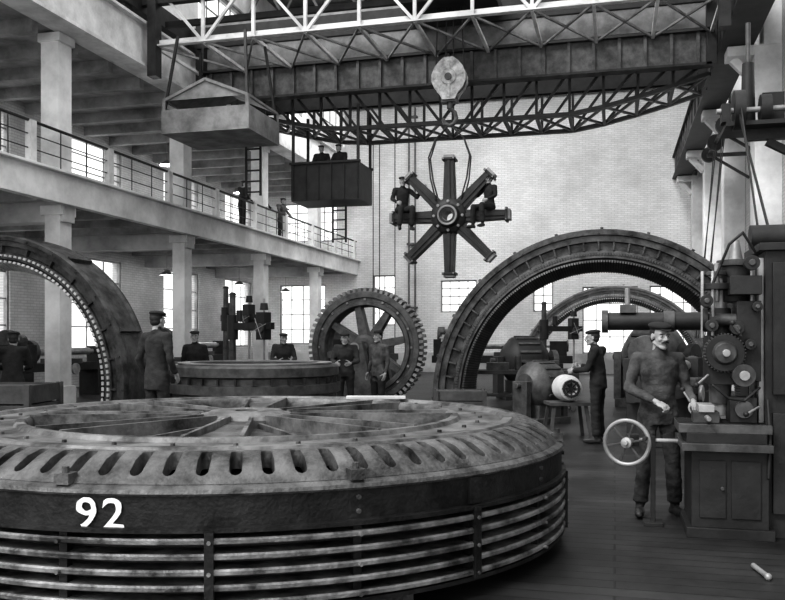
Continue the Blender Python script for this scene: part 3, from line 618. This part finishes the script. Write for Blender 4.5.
b.bx(.3,.34,7.60,7.66,.0,.76,0); b.bx(.24,.40,7.53,7.73,0,.03,0)
HMx=Matrix.Translation((hx,hy,hz))@ax.to_track_quat('Z','Y').to_matrix().to_4x4()
b.M=HMx
b.lathe([(.185+.018*cos(t),.018*sin(t)) for t in [2*pi*i/10 for i in range(10)]],2,n=48)
b.lathe([(.02,-.03),(.045,-.03),(.045,.03),(.02,.035)],2,n=20)
for i in range(6):
    t=i*pi/3+.2; b.bar((.04*cos(t),.04*sin(t),0),(.175*cos(t),.175*sin(t),0),.018,.012,1)
b.cyl((.165,.05,0),(.165,.05,.10),.014,.018,10,0)
b.M=I4.copy()
b.obj('milling_machine',mm,bevel=.006)
# countershaft with belts
b=MB()
b.bar((3.75,11.2,4.1),(1.55,11.2,4.1),.12,.16,0); b.bar((3.75,11.2,2.9),(1.8,11.2,4.0),.09,.09,0); b.bx(1.3,2.3,10.9,11.6,4.15,4.2,0); b.bx(3.72,3.78,11.0,11.4,2.7,4.4,0)
b.cyl((1.2,11.0,4.35),(3.6,11.0,4.35),.035,.035,12,2)
for x,r in((1.45,.24),(1.75,.17),(2.05,.13),(2.8,.25)): b.cyl((x-.06,11,4.35),(x+.06,11,4.35),r,r,28,0)
b.bar((1.45,10.77,4.3),(1.22,8.0,2.5),.05,.012,0,(1,0,0)); b.bar((1.45,11.2,4.5),(1.35,8.2,2.5),.05,.012,0,(1,0,0))
b.cyl((1.15,8.02,2.48),(1.5,8.02,2.48),.11,.11,24,0)
for x in(1.3,2.2): b.bx(x-.05,x+.05,10.9,11.1,4.2,4.42,0)
b.cyl((1.6,11.3,4.2),(1.6,11.3,5.0),.09,.07,20,0); b.cyl((1.6,11.3,5.0),(1.6,11.3,5.5),.03,.03,12,1); b.bx(1.75,2.0,11.2,11.5,4.2,4.6,0)
b.obj('countershaft_drive',[M_iron,M_iron2,M_steel])
b=MB()
b.cyl((2.7,22.6,7.0),(2.7,27.0,7.0),.05,.05,12,1)
for y in(23,25,26.6): b.cyl((2.7,y-.08,7.0),(2.7,y+.08,7.0),.22,.22,28,0)
for y in(23.4,26.2): b.bar((2.6,y,6.9),(3.75,y,6.9),.1,.1,0); b.bar((2.7,y,6.9),(3.75,y,6.2),.07,.07,0)
for y,y2 in((23,24.5),(25,26.3)):
    b.bar((2.7,y-.2,6.9),(2.3,y2,1.6),.012,.06,0); b.bar((2.7,y+.2,7.1),(2.4,y2+.3,1.6),.012,.06,0)
b.obj('line_shaft',[M_iron,M_iron2])
# ------------------------------------------------------------------ mid-ground machines
b=MB()
b.lathe([(1.0,1.16),(1.38,1.16),(1.42,1.12),(1.42,.98),(1.36,.95),(1.36,.86),(1.45,.84),(1.45,.70),(1.38,.68),(1.38,.5),(1.0,.5)],0,n=96)
b.lathe([(.2,1.0),(1.02,1.0),(1.02,.95),(.2,.95)],1,n=64); b.lathe([(1.1,1.17),(1.3,1.17),(1.3,1.19),(1.1,1.19)],2,n=96)
for i in range(32):
    t=2*pi*i/32; b.box((1.43*cos(t),1.43*sin(t),.91),(.06,.03,.1),1,Matrix.Rotation(t,3,'Z'))
for i in range(6):
    t=i*pi/3+.3; R3=Matrix.Rotation(t,3,'Z'); b.box(R3@V((.6,0,.99)),(.85,.14,.06),1,R3); b.box(R3@V((1.15,0,.25)),(.3,.25,.5),3,R3)
b.obj('ring_blank',[M_iron2,M_iron,M_paintM,M_woodd],loc=(-5.95,13.5,0))
def drill(x,y,h,rz):
    b=MB(); b.bx(-.5,.7,-.35,.35,0,.18,0); b.cyl((0,0,.18),(0,0,h),.09,.07,20,1); b.cyl((0,0,h*.6),(0,0,h*.82),.13,.13,20,0)
    b.bx(-.15,1.2,-.07,.07,h*.69,h*.75,0); b.bx(.82,1.05,-.13,.13,h*.6,h*.84,0); b.cyl((.95,0,h*.34),(.95,0,h*.96),.028,.028,14,2); b.cyl((.95,-.13,h*.7),(.95,-.19,h*.7),.11,.11,24,1)
    for i in range(4):
        t=i*pi/2+.4; b.cyl((.95,-.21,h*.7),(.95+.25*cos(t),-.21,h*.7+.25*sin(t)),.01,.01,6,2)
    b.cyl((.95,0,h*.86),(.95,0,h*.92),.10,.08,20,0); b.cyl((0,0,h),(0,0,h+.06),.10,.05,20,0); b.bx(.4,1.0,-.25,.25,.18,.7,1)
    b.cyl((.3,-.1,h*.76),(.3,-.1,h*.86),.07,.07,20,0)
    return b.obj('radial_drill',[M_iron,M_iron2,M_steel],bevel=.008,loc=(x,y,0),rz=rz)
drill(-8.6,18.2,2.6,-.3); drill(-10.6,22.0,3.0,-.4); drill(-2.0,25.2,2.6,.5)
def motor(name,x,y,s,rz,m0,m1):
    b=MB(); b.M=Matrix.Scale(s,4)
    b.bx(-.45,.45,-.35,.35,0,.12,0); b.bx(-.3,.3,-.25,.25,.12,.35,0)
    Mx=Matrix.Scale(s,4)@Matrix.Translation((0,0,.72))@Matrix.Rotation(pi/2,4,'Y'); b.M=Mx
    b.lathe([(.05,-.42),(.22,-.42),(.3,-.36),(.42,-.26),(.44,-.2),(.44,.2),(.42,.26),(.3,.36),(.22,.42),(.05,.42)],0,n=40)
    for i in range(16):
        t=2*pi*i/16; b.box((.45*cos(t),.45*sin(t),0),(.03,.05,.4),1,Matrix.Rotation(t,3,'Z'))
    b.cyl((0,0,-.65),(0,0,.65),.05,.05,14,1); b.cyl((0,0,.52),(0,0,.62),.2,.2,24,1)
    b.M=Matrix.Scale(s,4)
    for sx in(-1,1): b.bx(sx*.5-.06,sx*.5+.06,-.18,.18,.1,.8,0)
    return b.obj(name,[m0,m1],loc=(x,y,0),rz=rz,bevel=.008)
motor('electric_motor',-1.35,16.2,1.0,.9,M_iron2,M_iron2); motor('electric_motor',-2.3,22.5,1.4,.4,M_iron,M_iron2); motor('electric_motor',.9,20.6,1.6,-.5,M_iron2,M_iron)
motor('electric_motor',-9.0,16.6,1.0,.2,M_iron2,M_iron); motor('electric_motor',-13.6,15.6,1.3,.8,M_iron2,M_iron)
b=MB()
for sx in(-.25,.25):
    for sy in(-.2,.2): b.bar((sx*1.3,sy*1.3,0),(sx,sy,.55),.05,.05,1)
b.bx(-.32,.32,-.26,.26,.53,.58,1)
b.M=Matrix.Translation((0,0,.80))@Matrix.Rotation(pi/2,4,'X')
b.lathe([(.08,.26),(.15,.28),(.18,.26),(.21,.1),(.21,-.15),(.12,-.25),(.05,-.25)],0,n=32); b.lathe([(.1,.285),(.14,.285),(.14,.3),(.1,.3)],2,n=24)
for i in range(8):
    t=i*pi/4; b.bar((.03*cos(t),.03*sin(t),.27),(.15*cos(t),.15*sin(t),.27),.02,.02,2)
b.obj('blower_motor',[M_paintL,M_woodd,M_iron],loc=(-.74,13.9,0),rz=.3)
def lathe_m(x,y,s,rz):
    b=MB(); b.M=Matrix.Scale(s,4)
    for px in(-1.4,1.4): b.bx(px-.25,px+.25,-.3,.3,0,.65,0)
    b.bx(-1.9,1.9,-.25,-.1,.65,.85,0); b.bx(-1.9,1.9,.1,.25,.65,.85,0); b.bx(-1.9,1.9,-.12,.12,.66,.74,0)
    b.bx(-1.85,-1.05,-.3,.3,.85,1.3,0); b.cyl((-1.05,0,1.12),(-.9,0,1.12),.28,.28,28,1)
    for i,r in enumerate((.26,.2,.15)): b.cyl((-1.75+.2*i,0,1.38),(-1.57+.2*i,0,1.38),r,r,24,1)
    b.bx(1.3,1.75,-.18,.18,.85,1.25,0); b.cyl((1.3,0,1.12),(1.1,0,1.12),.06,.02,12,2); b.cyl((1.75,0,1.12),(1.8,0,1.12),.16,.16,20,1)
    b.bx(-.2,.4,-.42,.36,.83,.95,1); b.bx(0,.2,-.2,.1,.95,1.12,1); b.cyl((.1,-.42,.7),(.1,-.48,.7),.14,.14,20,2)
    b.cyl((-.9,0,1.12),(1.15,0,1.12),.09,.09,16,2)
    return b.obj('engine_lathe',[M_iron,M_iron2,M_steel],loc=(x,y,0),rz=rz,bevel=.01)
lathe_m(.9,14.6,1.0,1.3); lathe_m(-3.6,28,1.2,.1); lathe_m(-8.6,29,1.2,1.4); lathe_m(-14.6,20,1.1,1.5); lathe_m(-14.2,27,1.2,1.5)
def crate(x,y,w,d,h,rz):
    b=MB(); n=4
    for i in range(n):
        z=h*i/n
        for sy in(-1,1): b.box((0,sy*d/2,z+h/n/2),(w,.03,h/n*.92),0)
        for sx in(-1,1): b.box((sx*w/2,0,z+h/n/2),(.03,d,h/n*.92),0)
    for sx in(-1,1):
        for sy in(-1,1): b.box((sx*(w/2+.01),sy*(d/2+.01),h/2),(.07,.07,h),1)
    b.box((0,0,h*.95),(w,d,.03),0)
    b.obj('wooden_crate',[M_woodd,M_woodd],loc=(x,y,0),rz=rz)
crate(-7.9,9.6,1.2,.9,1.0,.2); crate(-9.3,9.4,.9,.9,1.3,-.1); crate(-2.6,14.6,.8,.6,.7,.2)
b=MB()
b.bx(-1.2,1.2,-.4,.4,.8,.88,0); b.bx(-1.1,1.1,-.3,.3,.3,.34,0)
for sx in(-1.1,1.1):
    for sy in(-.33,.33): b.bx(sx-.05,sx+.05,sy-.05,sy+.05,0,.8,0)
b.bx(.6,.8,-.3,.0,.88,1.1,1); b.cyl((.7,-.3,1.02),(.7,-.42,1.02),.015,.015,8,1); b.bx(-.8,-.3,-.2,.2,.88,1.05,1); b.cyl((-.1,0,.88),(-.1,0,1.2),.08,.08,14,1)
b.obj('workbench',[M_woodd,M_iron2],loc=(-2.0,19.2,0),rz=.1,bevel=.005)
b=MB(); b.cyl((0,0,.025),(-.05,.28,.025),.018,.018,12,0); b.ell((.0,0,.025),.025,0,10); b.obj('pipe_wrench_bar',[M_steel],loc=(.98,6.05,0))
# ------------------------------------------------------------------ lighting
w=bpy.data.worlds.new('sky'); scene.world=w; w.use_nodes=True
bg=w.node_tree.nodes['Background']; bg.inputs[0].default_value=(.95,.95,.95,1); bg.inputs[1].default_value=1.4
l=bpy.data.lights.new('sun','SUN'); l.energy=2.0; l.angle=radians(20); lo=bpy.data.objects.new('sun',l); scene.collection.objects.link(lo)
lo.rotation_euler=V((.40,.56,-.72)).to_track_quat('-Z','Y').to_euler()
# ------------------------------------------------------------------ camera
cd=bpy.data.cameras.new('camera'); cd.lens=850/785*36; cd.sensor_width=36; cd.shift_y=38/785; cd.clip_end=200
co=bpy.data.objects.new('camera',cd); scene.collection.objects.link(co); co.location=(0,0,1.6); co.rotation_euler=(pi/2,0,radians(14.64)); scene.camera=co
scene.view_settings.view_transform='Standard'; scene.view_settings.exposure=0.2
try: scene.view_settings.look='Medium High Contrast'
except Exception as e: print(e)
